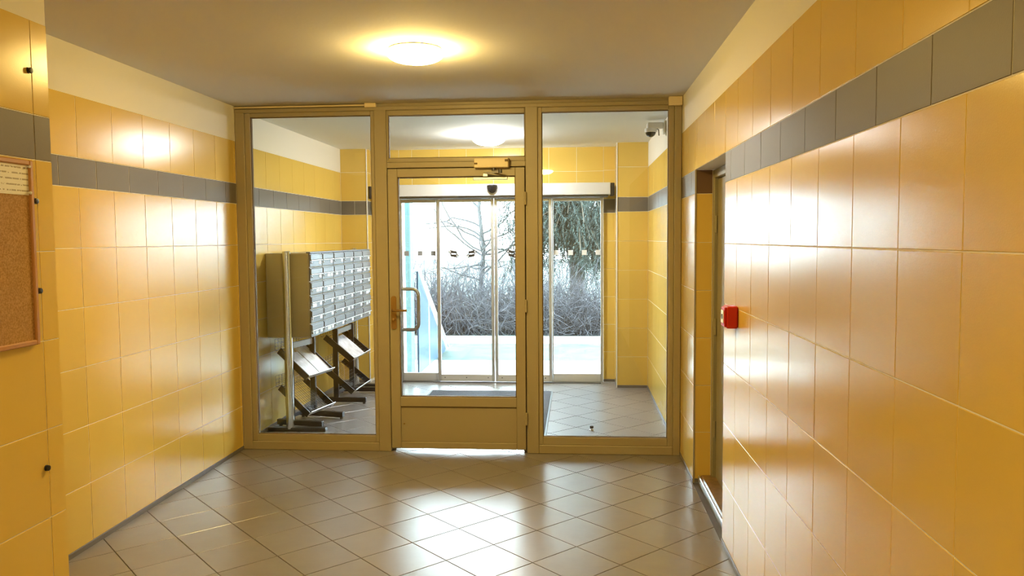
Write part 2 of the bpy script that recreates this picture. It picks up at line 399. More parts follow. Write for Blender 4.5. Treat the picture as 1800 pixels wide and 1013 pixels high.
# ------------------------------------------------------------------ floor tiles laid diagonally
P = 0.2905; D0 = 2.400; r2 = math.sqrt(.5)
def clip(poly, ax, lim, keep_less):
    out = []
    for i in range(len(poly)):
        a, b = poly[i], poly[(i+1) % len(poly)]
        ia = (a[ax] <= lim) == keep_less; ib = (b[ax] <= lim) == keep_less
        if ia: out.append(a)
        if ia != ib:
            f_ = (lim-a[ax])/(b[ax]-a[ax]); out.append((a[0]+f_*(b[0]-a[0]), a[1]+f_*(b[1]-a[1])))
    return out
def area(p_): return abs(sum(p_[i][0]*p_[(i+1) % len(p_)][1]-p_[(i+1) % len(p_)][0]*p_[i][1] for i in range(len(p_))))/2
def shrink(poly, d):
    """offset a convex polygon inwards"""
    c = (sum(q[0] for q in poly)/len(poly), sum(q[1] for q in poly)/len(poly)); out = list(poly)
    for i in range(len(poly)):
        a, b = poly[i], poly[(i+1) % len(poly)]; e = (b[0]-a[0], b[1]-a[1]); L = math.hypot(*e)
        if L < 1e-6: continue
        nn = (-e[1]/L, e[0]/L)
        if (c[0]-a[0])*nn[0]+(c[1]-a[1])*nn[1] < 0: nn = (-nn[0], -nn[1])
        k0 = a[0]*nn[0]+a[1]*nn[1]+d; new = []
        for j in range(len(out)):
            s0, s1 = out[j], out[(j+1) % len(out)]; d0 = s0[0]*nn[0]+s0[1]*nn[1]-k0; d1 = s1[0]*nn[0]+s1[1]*nn[1]-k0
            if d0 >= 0: new.append(s0)
            if (d0 >= 0) != (d1 >= 0):
                f_ = d0/(d0-d1); new.append((s0[0]+f_*(s1[0]-s0[0]), s0[1]+f_*(s1[1]-s0[1])))
        out = new
        if len(out) < 3: return []
    return out
ftiles = []
rng = int(14/P)
for i in range(-rng, rng):
    for j in range(-rng, rng):
        u0, v0 = D0+i*P, D0+j*P
        sq = [((u-v)*r2, (u+v)*r2) for (u, v) in ((u0, v0), (u0+P, v0), (u0+P, v0+P), (u0, v0+P))]
        cyy = sum(q[1] for q in sq)/4; cxx = sum(q[0] for q in sq)/4
        if cyy < YB-.3 or cyy > YE+.3 or cxx < XV-.3 or cxx > XR+.4: continue
        if cyy < YPI-.25 and cxx < XP-.22: continue
        for part_ in (0, 1):
            p_ = sq
            lim = [(1, YF, part_ == 0), (0, XL if part_ == 0 else XV, False), (0, XR, True), (1, YB, False), (1, YE, True)]
            for (ax, L_, less) in lim:
                p_ = clip(p_, ax, L_, less)
                if len(p_) < 3: break
            if len(p_) < 3 or area(p_) < 4e-4: continue
            full = abs(area(p_)-P*P) < 1e-6
            ftiles.append((abs(cyy-4.9) if cyy < 8.4 else 9, full, p_, (cxx, cyy)))
for d_, full, p_, c in [x for x in ftiles]: pass
ftiles.sort(key=lambda q: q[0])
full_me = None
def ftile_geo(p_, off):
    mb = MB(); q = shrink(p_, .0019); r_ = shrink(p_, .0031)
    if len(q) != len(r_) or len(q) < 3: return None
    k = len(q); v = [(x-off[0], y-off[1], -.0075) for x, y in q]+[(x-off[0], y-off[1], -.0012) for x, y in q]+[(x-off[0], y-off[1], 0) for x, y in r_]
    f = [tuple(range(2*k, 3*k))]
    for i in range(k):
        j = (i+1) % k; f += [(i, j, k+j, k+i), (k+i, k+j, 2*k+j, 2*k+i)]
    ar = sum(q[i][0]*q[(i+1) % k][1]-q[(i+1) % k][0]*q[i][1] for i in range(k))
    if ar < 0: f = [tuple(reversed(z)) for z in f]
    mb.add(v, f); return mb
rest = MB()
for idx, (d_, full, p_, c) in enumerate(ftiles):
    if idx >= 299:
        g = ftile_geo(p_, (0, 0))
        if g: rest.add(g.v, g.f)
        continue
    if full and full_me: me = full_me
    else:
        g = ftile_geo(p_, c)
        if not g: continue
        me = bpy.data.meshes.new('floor_tile'); me.from_pydata(g.v, [], g.f); me.materials.append(M['floor_tile']); me.update()
        if full: full_me = me
    o = bpy.data.objects.new('floor_tile', me); COL.objects.link(o); o.parent = floor; o.location = (c[0], c[1], 0)
    o.rotation_euler = (random.gauss(0, .0010), random.gauss(0, .0010), 0)
if rest.v:
    o = rest.build('floor_tile_field', 'floor_tile', floor); o['kind'] = 'stuff'

# ------------------------------------------------------------------ glazed partition (window_1) and its door (door_1)
FY0, FY1 = 5.475, 5.545
W1 = thing('window_1', (0, YF, 0), label='cream metal partition with tall glass panes between lobby and vestibule', kind='structure')
ZTOP = 2.452
def member(name, x0, x1, z0, z1, y0=FY0, y1=FY1, parent=W1, m='frame', b=.004): return part(name, m, parent, (x0, x1, y0, y1, z0, z1), b=b)
member('frame_post', XL, -2.352, 0, ZTOP); member('frame_post', .672, XR-.001, 0, ZTOP)
member('frame_post', -1.412, -1.325, 0, ZTOP); member('frame_post', -.347, -.262, 0, ZTOP)
member('frame_rail', XL, XR-.001, 2.425, ZTOP+.001, FY0-.002, FY1+.002)
member('frame_rail', -1.325, -.347, 2.022, 2.062)
member('frame_rail', -2.352, -1.412, 0, .062); member('frame_rail', -.262, .672, 0, .062)
def lite(x0, x1, z0, z1, ox0, ox1, oz0, oz1):
    """casement frame with its glass pane: outer and clear opening"""
    o = part('casement_frame', 'frame', W1, (ox0, x0, FY0+.010, FY1-.010, oz0, oz1), (x1, ox1, FY0+.010, FY1-.010, oz0, oz1), (x0, x1, FY0+.010, FY1-.010, oz0, z0), (x0, x1, FY0+.010, FY1-.010, z1, oz1), b=.003)
    g_ = MB(); gw = .004
    for bx in ((x0, x0+gw, z0, z1), (x1-gw, x1, z0, z1), (x0, x1, z0, z0+gw), (x0, x1, z1-gw, z1)): g_.box(bx[0], bx[1], FY0+.022, FY1-.022, bx[2], bx[3])
    g_.build('gasket', 'gasket', o)
    pn = MB().box(x0, x1, YF-.003, YF+.003, z0, z1).build('glass_pane', 'glass', W1)
lite(-2.312, -1.438, .112, 2.396, -2.352, -1.412, .062, 2.425)
lite(-.234, .634, .118, 2.392, -.262, .672, .062, 2.425)
lite(-1.312, -.352+.0, 2.092, 2.390, -1.325, -.347, 2.062, 2.425)
# thin filler strip under the ceiling
part('filler_strip', 'frame', W1, (XL, XR-.001, FY0+.02, FY1-.02, ZTOP+.002, ZC), b=.001)

for q in ((-1.326, -1.300, 0, 2.03), (-.372, -.346, 0, 2.03), (-1.300, -.372, 1.995, 2.03)): part('rebate_strip', 'frame', W1, (q[0], q[1], FY1-.0115, FY1+.004, q[2], q[3]), b=.001)
D1 = thing('door_1', (-.84, YF, 0), label='cream glazed door in the partition with a solid kick panel', kind='structure')
dx0, dx1, dz0, dz1 = -1.319, -.353, .027, 2.016
gx0, gx1, gz0, gz1 = -1.250, -.419, .398, 1.957
DY0, DY1 = FY0-.006, FY1-.012
part('leaf_stile', 'frame', D1, (dx0, gx0, DY0, DY1, dz0, dz1), b=.004); part('leaf_stile', 'frame', D1, (gx1, dx1, DY0, DY1, dz0, dz1), b=.004)
part('leaf_rail', 'frame', D1, (gx0, gx1, DY0, DY1, gz1, dz1), b=.003); part('leaf_rail', 'frame', D1, (gx0, gx1, DY0, DY1, .330, gz0), b=.003)
part('leaf_rail', 'frame', D1, (gx0, gx1, DY0, DY1, dz0, .072), b=.003)
kp = part('kick_panel', 'frame', D1, (gx0, gx1, DY0+.012, DY1-.012, .072, .326), b=.002)
part('panel_groove', 'gasket', kp, (gx0, gx1, DY0+.008, DY0+.013, .3235, .3305), b=.001)
gp = MB().box(gx0, gx1, YF-.003, YF+.003, gz0, gz1).build('glass_pane', 'glass', D1)
gk = MB()
for bx in ((gx0, gx0+.005, gz0, gz1), (gx1-.005, gx1, gz0, gz1), (gx0, gx1, gz0, gz0+.005), (gx0, gx1, gz1-.005, gz1)): gk.box(bx[0], bx[1], DY0+.014, DY1-.014, bx[2], bx[3])
gk.build('gasket', 'gasket', D1)
# lever handle on its long plate (lobby side)
def rounded_plate(x0, x1, z0, z1, n_=8):
    r = (x1-x0)/2; cx_ = (x0+x1)/2; pl = []
    for k in range(n_+1):
        a = math.pi*k/n_; pl.append((cx_+r*math.cos(a), z1-r+r*math.sin(a)))
    for k in range(n_+1):
        a = math.pi+math.pi*k/n_; pl.append((cx_+r*math.cos(a), z0+r+r*math.sin(a)))
    return pl
hp = MB().prism(rounded_plate(-1.306, -1.268, .884, 1.122), 1, DY0-.010, DY0).build('handle_plate', 'bronze', D1); hp['label'] = 'bronze handle plate'
MB().tube([(-1.287, DY0-.005, 1.022), (-1.287, DY0-.042, 1.022), (-1.279, DY0-.05, 1.022), (-1.185, DY0-.05, 1.022)], .0085, 12).build('lever', 'bronze', hp, smooth=True)
MB().lathe([(.010, 0), (.010, -.022), (.006, -.024)], (-1.287, DY0-.010, .955), 16, 'y').build('lock_cylinder', 'bronze', hp, smooth=True)
# D-shaped pull on the vestibule side
pts = [(-1.283, DY1, 1.165), (-1.283, DY1+.05, 1.165)]
pts = []
for k in range(9):
    a = math.pi/2-math.pi/2*k/8; pts.append((-1.18+.045*math.cos(a), DY1+.06, 1.118+.045*math.sin(a)))
for k in range(9):
    a = -math.pi/2*k/8; pts.append((-1.18+.045*math.cos(a), DY1+.06, .912+.045*math.sin(a)))
pts = [(-1.283, DY1-.004, 1.163), (-1.283, DY1+.045, 1.163), (-1.268, DY1+.06, 1.163)]+pts+[(-1.268, DY1+.06, .867), (-1.283, DY1+.045, .867), (-1.283, DY1-.004, .867)]
o = MB().tube(pts, .0125, 14).build('pull_handle', 'pull', D1, smooth=True); o['label'] = 'steel D-shaped pull handle'
for z in (.25, 1.05, 1.80): MB().lathe([(.007, -.045), (.009, -.043), (.009, .043), (.007, .045)], (dx1+.004, DY0-.006, z), 12).build('hinge', 'frame', D1, smooth=True)
part('peg', 'bronze', kp, (-1.233, -1.223, DY0+.004, DY0+.013, .198, .208), b=.003)
# door closer
dc = part('door_closer', 'cream_plastic', D1, (-.700, -.462, FY0-.050, FY0-.002, 2.012, 2.078), b=.005, label='cream door closer with scissor arm')
part('end_cap', 'gasket', dc, (-.462, -.455, FY0-.046, FY0-.004, 2.010, 2.074), b=.002)
part('screw_slot', 'gasket', dc, (-.699, -.676, FY0-.0505, FY0-.049, 2.034, 2.046), b=.0005); part('screw_slot', 'gasket', dc, (-.486, -.463, FY0-.0505, FY0-.049, 2.052, 2.068), b=.0005)
MB().lathe([(.014, 0), (.014, .022)], (-.565, FY0-.025, 1.990), 16).build('spindle', 'dark_steel', dc, smooth=True)
MB().prism([(-.575, FY0-.036), (-.555, FY0-.040), (-.505, FY0-.098), (-.522, FY0-.105)], 2, 1.984, 1.992).build('closer_arm', 'alu', dc)
MB().prism([(-.505, FY0-.105), (-.520, FY0-.090), (-.620, FY0-.034), (-.634, FY0-.046)], 2, 1.973, 1.981).build('closer_arm', 'alu', dc)
MB().lathe([(.013, 0), (.013, .024)], (-.513, FY0-.098, 1.970), 14).build('arm_joint', 'dark_steel', dc, smooth=True)
part('slide_rail', 'alu', dc, (-.712, -.470, DY0-.022, DY0-.001, 1.930, 1.950), b=.003)
part('arm_bracket', 'alu', dc, (-.640, -.605, DY0-.038, DY0-.001, 1.950, 1.974), b=.003)

# cable boxes on top of the partition
o = part('junction_box', 'cream_plastic', None, (-1.470, -1.388, FY0-.030, FY0-.0025, 2.444, 2.473), b=.003)
tag(o, 'small cream junction box above the left mullion of the partition', 'junction box')
o = part('junction_box', 'cream_plastic', None, (.628, .720, FY0-.045, FY0-.0025, 2.412, 2.473), b=.004)
tag(o, 'larger cream junction box in the right top corner of the partition', 'junction box')
o = MB().tube([(XL+.005, FY0-.012, 2.461), (-1.471, FY0-.012, 2.461)], .006, 8).build('cable', 'cream_plastic', None, loc=(XL+.005, FY0-.012, 2.461), smooth=True)
tag(o, 'thin cream cable running along the partition top to the left junction box', 'cable')

# ------------------------------------------------------------------ sliding entrance
EY = 8.225
W2 = thing('window_2', (0, YE, 0), label='fixed aluminium sidelights beside the sliding entrance doors', kind='structure')
def glazed(parent, x0, x1, y0, y1, z0, z1, st_l, st_r, bot, top, m='alu_matt'):
    part('stile', 'alu', parent, (x0, x0+st_l, y0, y1, z0, z1), b=.003); part('stile', 'alu', parent, (x1-st_r, x1, y0, y1, z0, z1), b=.003)
    part('bottom_rail', m, parent, (x0+st_l, x1-st_r, y0, y1, z0, z0+bot), b=.003); part('top_rail', 'alu', parent, (x0+st_l, x1-st_r, y0, y1, z1-top, z1), b=.003)
    ym = (y0+y1)/2
    return MB().box(x0+st_l-.002, x1-st_r+.002, ym-.004, ym+.004, z0+bot-.002, z1-top+.002).build('glass_pane', 'glass_out', parent)
def square(pane, x, z, y, s=.026, m='card'):
    return MB().box(x-s, x+s, y-.0012, y-.0002, z-s, z+s).build('square_sticker', m, pane)
gl = glazed(W2, XS0+.002, -1.452, 8.275, 8.310, .002, 1.955, .03, .025, .085, .045)
gr = glazed(W2, -.262, XS1-.002, 8.275, 8.310, .002, 1.955, .025, .030, .085, .045)
for x in (-1.805, -1.658, -1.515): square(gl, x, 1.372, 8.2885, m='grey_plastic')
for x in (-.205, -.055, .088, .232): square(gr, x, 1.372, 8.2885)
def arrow(pane, x, z, y, mir):
    """dark double arrow with a light core"""
    s = .060
    def poly(pts): return [((x+mir*a*s), z+b*s) for a, b in pts]
    up_ = [(-1.0, .30), (-.42, .85), (-.40, .62), (.55, .46), (.60, .02), (-.42, .12), (-.44, -.12)]
    dn = [(-a_, -b_) for a_, b_ in up_]
    MB().prism(poly(up_), 1, y-.0014, y-.0002).prism(poly(dn), 1, y-.0022, y-.0014).build('arrow_sticker', 'black', pane)
    wi = MB()
    for sg, yo in ((1, -.0018), (-1, -.0026)):
        wi.prism(poly([(sg*a_, sg*b_) for a_, b_ in ((-.80, .32), (-.52, .58), (-.50, .18))]), 1, y+yo, y+yo+.0004)
    wi.build('arrow_core', 'card', pane)
def leaf(n_, x0, x1, xs, lab):
    D = thing('door_%d' % n_, ((x0+x1)/2, EY, 0), label=lab, kind='structure')
    g_ = glazed(D, x0, x1, EY-.018, EY+.018, .012, 1.940, .030, .030, .072, .030)
    for x, mi in xs: arrow(g_, x, 1.366, EY-.004, mi)
    for k, x in enumerate((x0+.07, (x0+x1)/2, x1-.07)): MB().lathe([(.006, 0), (.006, -.002)], (x, EY-.018, .052), 10, 'y').build('screw', 'dark_steel', D)
    return D
leaf(2, -1.460, -.858, ((-1.285, 1), (-1.095, -1)), 'left sliding glass entrance door with arrow stickers')
leaf(3, -.850, -.252, ((-.672, 1), (-.470, -1)), 'right sliding glass entrance door, partly behind the partition mullion')
part('guide_rail', 'dark_steel', W2, (XS0+.03, XS1-.03, EY-.030, EY+.04, .0005, .006), b=.001)
H = thing('door_operator', (-.75, 8.1, 1.945), label='long silver operator box above the sliding entrance doors', cat='door operator')
part('cover', 'alu_matt', H, (-1.86, .352, 8.045, 8.260, 1.962, 2.085), b=.006); part('end_cap', 'black', H, (.352, .392, 8.050, 8.255, 1.955, 2.080), b=.004)
part('end_cap', 'black', H, (-1.895, -1.86, 8.050, 8.255, 1.955, 2.080), b=.004)
part('lower_track', 'dark_steel', H, (-1.86, .33, 8.075, 8.265, 1.942, 1.962), b=.003)
sn = thing('motion_sensor', (-.849, 8.02, 2.062), label='black half-dome motion sensor on the silver door operator', cat='sensor')
prof = [(0.001, -.082)]+[(.056*math.sin(a), -.012-.070*math.cos(a)) for a in [math.pi/2*k/8 for k in range(1, 9)]]+[(.056, -.012), (.052, 0)]
MB().lathe(prof, (-.849, 8.015, 2.068), 28).build('dome', 'black_gloss', sn, smooth=True); part('mount', 'black', sn, (-.870, -.828, 8.015, 8.0448, 2.035, 2.066), b=.003)
MB().lathe([(.006, 0), (.004, .022)], (-.835, 8.015, 2.068), 10).build('cable_gland', 'grey_plastic', sn)

# ------------------------------------------------------------------ side doorway (door_4)
D4 = thing('door_4', (XR+.12, (YN0+YN1)/2, 0), label='olive side door in a steel frame, set back in the right wall', kind='structure')
part('frame_post', 'door_paint', D4, (XR+.106, XR+.20, YN1-.05, YN1-.001, .03, ZN-.005), b=.004); part('frame_post', 'door_paint', D4, (XR+.106, XR+.20, YN0+.001, YN0+.05, .03, ZN-.005), b=.004)
part('frame_head', 'door_paint', D4, (XR+.106, XR+.20, YN0+.05, YN1-.05, ZN-.055, ZN-.005), b=.004)
lf = part('leaf', 'door_paint', D4, (XR+.128, XR+.168, YN0+.052, YN1-.052, .05, ZN-.058), b=.004)
for z in (.35, .98, 1.6): MB().lathe([(.008, -.05), (.008, .05)], (XR+.120, YN1-.052, z), 12).build('hinge', 'door_paint', D4, smooth=True)
hl = MB().prism(rounded_plate(YN0+.10-.02, YN0+.10+.02, .90, 1.12), 0, XR+.120, XR+.128).build('handle_plate', 'bronze', lf)
MB().tube([(XR+.122, YN0+.10, 1.03), (XR+.085, YN0+.10, 1.03), (XR+.078, YN0+.11, 1.03), (XR+.078, YN0+.21, 1.03)], .008, 10).build('lever', 'bronze', lf, smooth=True)
o = MB().bbox(XR+.040, XR+.24, YN0+.001, YN1-.001, .001, .052, b=.012).build('trim_4', 'stone'); o['kind'] = 'structure'; o['label'] = 'brown stone threshold of the side doorway'
part('nosing', 'alu', o, (XR+.030, XR+.0395, YN0+.002, YN1-.002, .001, .050), b=.004)

# ------------------------------------------------------------------ lamps
def lamp(loc, m, lab, r=.140, drop=.072):
    L = thing('ceiling_lamp', (loc[0], loc[1], ZC), label=lab, cat='ceiling lamp', group='round ceiling lamps')
    MB().lathe([(r*.90, -.0005), (r*.96, -.006), (r*.96, -.016), (r*.90, -.018)], (loc[0], loc[1], ZC), 48).build('base_ring', 'white_plastic', L, smooth=True)
    pr = [(r*.97, -.019), (r, -.026)]+[(r*math.cos(a)**.85 if a < 1.5 else .001, -.030-(drop-.030)*math.sin(a)) for a in [math.pi/2*k/12 for k in range(0, 13)]]
    d = MB().lathe(pr, (loc[0], loc[1], ZC), 48).build('glass_dome', m, L, smooth=True); d['label'] = 'lit opal glass dome'
    return L
lamp((-.800, 3.95), 'lamp_lobby', 'lit round lamp with warm glow on the lobby ceiling')
lamp((-.790, 7.20), 'lamp_vest', 'lit round lamp on the vestibule ceiling, seen through the pane above the door', r=.155, drop=.105)
lamp((-.45, .10), 'lamp_fill', 'added unseen fill lamp on the corridor ceiling above the camera')  # invented lamp outside the frame, added to brighten the near walls

# ------------------------------------------------------------------ right wall alarm call point
A = thing('fire_alarm_box', (XR, 3.605, 1.115), label='small red alarm call point on the right tiled wall', cat='alarm')
part('housing', 'red', A, (XR-.052, XR-.0002, 3.560, 3.652, 1.112, 1.212), b=.006)
part('rim', 'red', A, (XR-.060, XR-.052, 3.566, 3.646, 1.118, 1.206), b=.003)
part('glass_plate', 'card', A, (XR-.063, XR-.060, 3.578, 3.634, 1.134, 1.192), b=.001, label='white glass plate')
MB().lathe([(.012, 0), (.012, -.002)], (XR-.063, 3.606, 1.163), 14, 'x').build('push_disc', 'black', A)

# ------------------------------------------------------------------ surveillance camera on the right vestibule wall
K = thing('surveillance_camera', (XR, 6.5, 2.40), label='white dome surveillance camera with dark lens on the right vestibule wall', cat='camera')
part('wall_plate', 'white_plastic', K, (XR-.016, XR-.0002, 6.44, 6.56, 2.360, 2.462), b=.004)
part('arm', 'white_plastic', K, (.575, XR-.016, 6.455, 6.545, 2.402, 2.448), b=.008)
MB().lathe([(.045, .0), (.050, .004), (.050, .026), (.046, .032)], (.606, 6.5, 2.372), 28).build('dome_ring', 'white_plastic', K, smooth=True)
MB().lathe([(.001, -.040)]+[(.042*math.sin(a), -.040*math.cos(a)) for a in [math.pi/2*k/8 for k in range(1, 9)]], (.606, 6.5, 2.374), 28).build('dome', 'black_gloss', K, smooth=True)
MB().tube([(.655, 6.49, 2.402), (.668, 6.49, 2.39), (.672, 6.49, 2.345)], .005, 8).build('cable', 'grey_plastic', K, smooth=True)
o = part('control_box', 'black', None, (CLX+.0008, CLX+.03, 8.215, 8.275, 1.955, 2.085), b=.004); tag(o, 'small black control box on the side of the left column', 'control box')

# ------------------------------------------------------------------ notice board, paper and plugs on the near left wall
NB = thing('notice_board', (XP, 2.0, 1.194), label='cork notice board in an orange wooden frame on the near left wall', cat='notice board')
by0, by1, bz0, bz1 = 1.58, 2.381, 1.193, 1.778
part('cork_panel', 'cork', NB, (XP+.0004, XP+.012, by0+.014, by1-.014, bz0+.014, bz1-.014), b=.001)
for q in ((by0, by0+.016, bz0, bz1), (by1-.016, by1, bz0, bz1), (by0+.016, by1-.016, bz0, bz0+.016), (by0+.016, by1-.016, bz1-.016, bz1)):
    part('frame_bar', 'board_wood', NB, (XP+.0004, XP+.020, q[0], q[1], q[2], q[3]), b=.003)
nt = part('paper_notice', 'notice', None, (XP+.0122, XP+.0130, 2.12, 2.372, 1.668, 1.766), b=.0002); tag(nt, 'white printed paper notice pinned at the top of the cork board', 'paper')
for (y, z) in ((2.362, 1.758), (2.362, 1.676)):
    o = MB().lathe([(.002, 0), (.004, .004), (.005, .009), (.003, .011)], (XP+.013, y, z), 12, 'x').build('push_pin', 'white_plastic', None, loc=(XP+.013, y, z), smooth=True)
    tag(o, 'white push pin in the %s right corner of the paper notice' % ('top' if z > 1.7 else 'bottom'), 'push pin', 'pins of the paper notice')
for z, lab in ((2.066, 'black rubber plug above the grey band on the near left wall'), (1.652, 'black rubber plug beside the upper half of the cork board'), (1.363, 'black rubber plug beside the lower half of the cork board'), (.780, 'black rubber plug low on the near left wall below the cork board')):
    T_ = thing('rubber_plug', (XP, 2.405, z), label=lab, cat='plug', group='rubber plugs on the near left wall')
    MB().lathe([(.010, .0003), (.010, .003)], (XP, 2.405, z), 16, 'x').build('collar', 'dark_steel', T_, smooth=True)
    MB().lathe([(.007, .003), (.0085, .005), (.0095, .008), (.0085, .011), (.005, .012)], (XP, 2.405, z), 16, 'x').build('knob', 'black', T_, smooth=True)

# ------------------------------------------------------------------ mailboxes
MX0, MX1, MY0, MY1, MZ0, MZ1 = XV+.005, -2.112, 6.075, 7.905, .742, 1.418
MU = thing('mailbox_unit', (-2.29, 6.99, 0), label='wall-side bank of silver mailboxes on a steel stand behind the left pane', cat='mailboxes')
body = part('body', 'mail_body', MU, (MX0, MX1, MY0, MY1, MZ0, MZ1), b=.006); body['label'] = 'beige sheet metal casing'
part('end_panel', 'mail_body', MU, (MX0+.006, MX1-.004, MY0-.006, MY0, MZ0+.008, MZ1-.008), b=.003)
part('top_edge', 'mail_flap', MU, (MX1-.02, MX1+.014, MY0, MY1, MZ1-.001, MZ1+.010), b=.002)
NC, NR = 6, 6
cw = (MY1-MY0)/NC; rh = (MZ1-MZ0)/NR
rg = random.Random(3)
for c in range(NC):
    for r in range(NR):
        y0 = MY0+c*cw+.004; y1 = MY0+(c+1)*cw-.004; z0 = MZ0+r*rh+.003; z1 = MZ0+(r+1)*rh-.003
        d = part('mailbox_door', 'mail_door', MU, (MX1+.0005, MX1+.010, y0, y1, z0, z1), b=.003)
        part('flap', 'mail_flap', d, (MX1+.010, MX1+.017, y0+.008, y1-.008, z1-.052, z1-.010), b=.003)
        part('flap_lip', 'alu', d, (MX1+.010, MX1+.024, y0+.006, y1-.006, z1-.060, z1-.052), b=.002)
        yc = y1-.080
        part('name_card', 'card', d, (MX1+.010, MX1+.0118, yc, yc+.060, z0+.018, z0+.043), b=.0006)
        MB().lathe([(.008, 0), (.008, .007), (.005, .008)], (MX1+.010, y0+.030, z0+.032), 12, 'x').build('lock', 'steel', d, smooth=True)
        q = rg.random()
        if q < .42:
            yy = y0+.05+rg.random()*.09
            part('sticker', 'red_card' if (c, r) == (4, 3) else 'card', d, (MX1+.010, MX1+.0115, yy, yy+.05+rg.random()*.05, z0+.008+rg.random()*.012, z0+.042), b=.0005)
for y in (6.045, MY1+.033):
    pm = 'frame'
    o = MB().lathe([(.026, .012), (.032, .018), (.032, 1.430), (.026, 1.436)], (-2.280, y, 0), 24).build('post', 'steel', MU, smooth=True)
    part('foot', 'black', MU, (-2.455, -1.985, y-.03, y+.03, .0008, .030), b=.005)

# ------------------------------------------------------------------ leaflet racks
def rack(ya, yb, lab, rg):
    R_ = thing('leaflet_rack', (-2.20, (ya+yb)/2, 0), label=lab, cat='leaflet rack', group='black leaflet racks under the mailboxes')
    px = -2.225
    for y in (ya, yb):
        part('post', 'black', R_, (px-.024, px+.024, y-.014, y+.014, .03, .700), b=.003)
        part('foot', 'black', R_, (px-.13, -1.945, y-.020, y+.020, .016, .060), b=.004)
        for x in (px-.105, -1.965): MB().lathe([(.012, .0008), (.014, .004), (.012, .0165)], (x, y, 0), 12).build('glide', 'dark_steel', R_, smooth=True)
        for zt in (.625, .325):
            a0 = Vector((-2.318, 0, zt)); a1 = Vector((-2.062, 0, zt-.215)); e = (a1-a0).normalized(); nn = Vector((-e.z, 0, e.x))
            pl = [a0+nn*.026, a1+nn*.026, a1-nn*.026, a0-nn*.026]
            yo = y-.024 if y == ya else y+.014
            MB().prism([(q.x, q.z) for q in pl], 1, yo, yo+.010).build('arm', 'black', R_)
    part('cross_bar', 'grey_plastic', R_, (px-.010, px+.010, ya+.014, yb-.014, .640, .690), b=.003); part('cross_bar', 'black', R_, (px-.010, px+.010, ya+.014, yb-.014, .075, .110), b=.003)
    for zt in (.625, .325):                                   # sloped shelf with its lip; wire back baskets
        a0 = Vector((-2.318, 0, zt)); a1 = Vector((-2.062, 0, zt-.215)); e = (a1-a0).normalized(); nn = Vector((-e.z, 0, e.x)); nn = nn if nn.z > 0 else -nn
        w = MB()
        if True:
            k = 10
            for i in range(k+1):
                q = a0+(a1-a0)*(i/k); w.tube([(q.x, ya, q.z), (q.x, yb, q.z)], .0016, 5)
            for i in range(1, 12):
                y = ya+(yb-ya)*i/12; w.tube([(a0.x, y, a0.z), (a1.x, y, a1.z)], .0016, 5)
            sh = w.build('wire_shelf', 'black', R_)
        l0 = a1+nn*.004; l1 = a1+nn*.042+e*.004
        MB().prism([(q.x, q.z) for q in (l0, l0+e*.006, l1+e*.006, l1)], 1, ya-.024, yb+.024).build('shelf_lip', 'alu', R_)
        bk = MB()
        for dx in (-.03, -.075):
            for z in (zt+.0, zt+.03, zt+.06, zt+.09): bk.tube([(-2.285+dx, ya-.01, z), (-2.285+dx, yb+.01, z)], .0014, 5)
        for i in range(9):
            y = ya-.01+(yb-ya+.02)*i/8; bk.tube([(-2.36, y, zt+.09), (-2.36, y, zt), (-2.285, y, zt-.005)], .0014, 5)
        bk.build('wire_basket', 'black', R_)
    return R_
def magazine(y0, y1, zt, lab, m='magazine', start=.06, lift=.006):
    a0 = Vector((-2.318, 0, zt)); a1 = Vector((-2.062, 0, zt-.215)); e = (a1-a0).normalized(); nn = Vector((-e.z, 0, e.x)); nn = nn if nn.z > 0 else -nn
    p0 = a0+e*start+nn*lift; p1 = a1-e*.004+nn*lift
    k = 6; top = [p0+(p1-p0)*(i/k)+nn*(.004+.004*math.sin(math.pi*i/k)) for i in range(k+1)]; bot = [p0+(p1-p0)*(i/k) for i in range(k, -1, -1)]
    o = MB().prism([(q.x, q.z) for q in top+bot], 1, y0, y1).build('leaflet_stack', m, None, loc=((p0.x+p1.x)/2, (y0+y1)/2, p1.z))
    return tag(o, lab, 'leaflets', 'leaflets on the racks')
RA0, RA1, RB0, RB1 = 6.125, 6.475, 7.09, 7.60
RK = rack(RA0, RA1, 'near black leaflet rack under the mailboxes, beside the steel post', random.Random(1))
rack(RB0, RB1, 'far black leaflet rack under the mailboxes, towards the entrance', random.Random(2))
g1 = magazine(RA0-.01, (RA0+RA1)/2-.008, .625, 'pale leaflet stack on the near rack, the one closer to the partition')
g2 = magazine((RA0+RA1)/2+.006, RA1+.008, .625, 'pale leaflet stack on the near rack, the one closer to the entrance', start=.02)
magazine(RB0+.04, RB1-.12, .625, 'pale leaflet stack on the upper shelf of the far rack', start=.05)

pv = Vector((-2.225, (RA0+RA1)/2, 0)); RM = Matrix.Translation(pv+Vector((-.055, .045, 0))) @ Matrix.Rotation(math.radians(-11), 4, 'Z') @ Matrix.Translation(-pv)
for o in (RK, g1, g2): o.matrix_world = RM @ Matrix.Translation(o.location)   # the near rack stands slightly askew
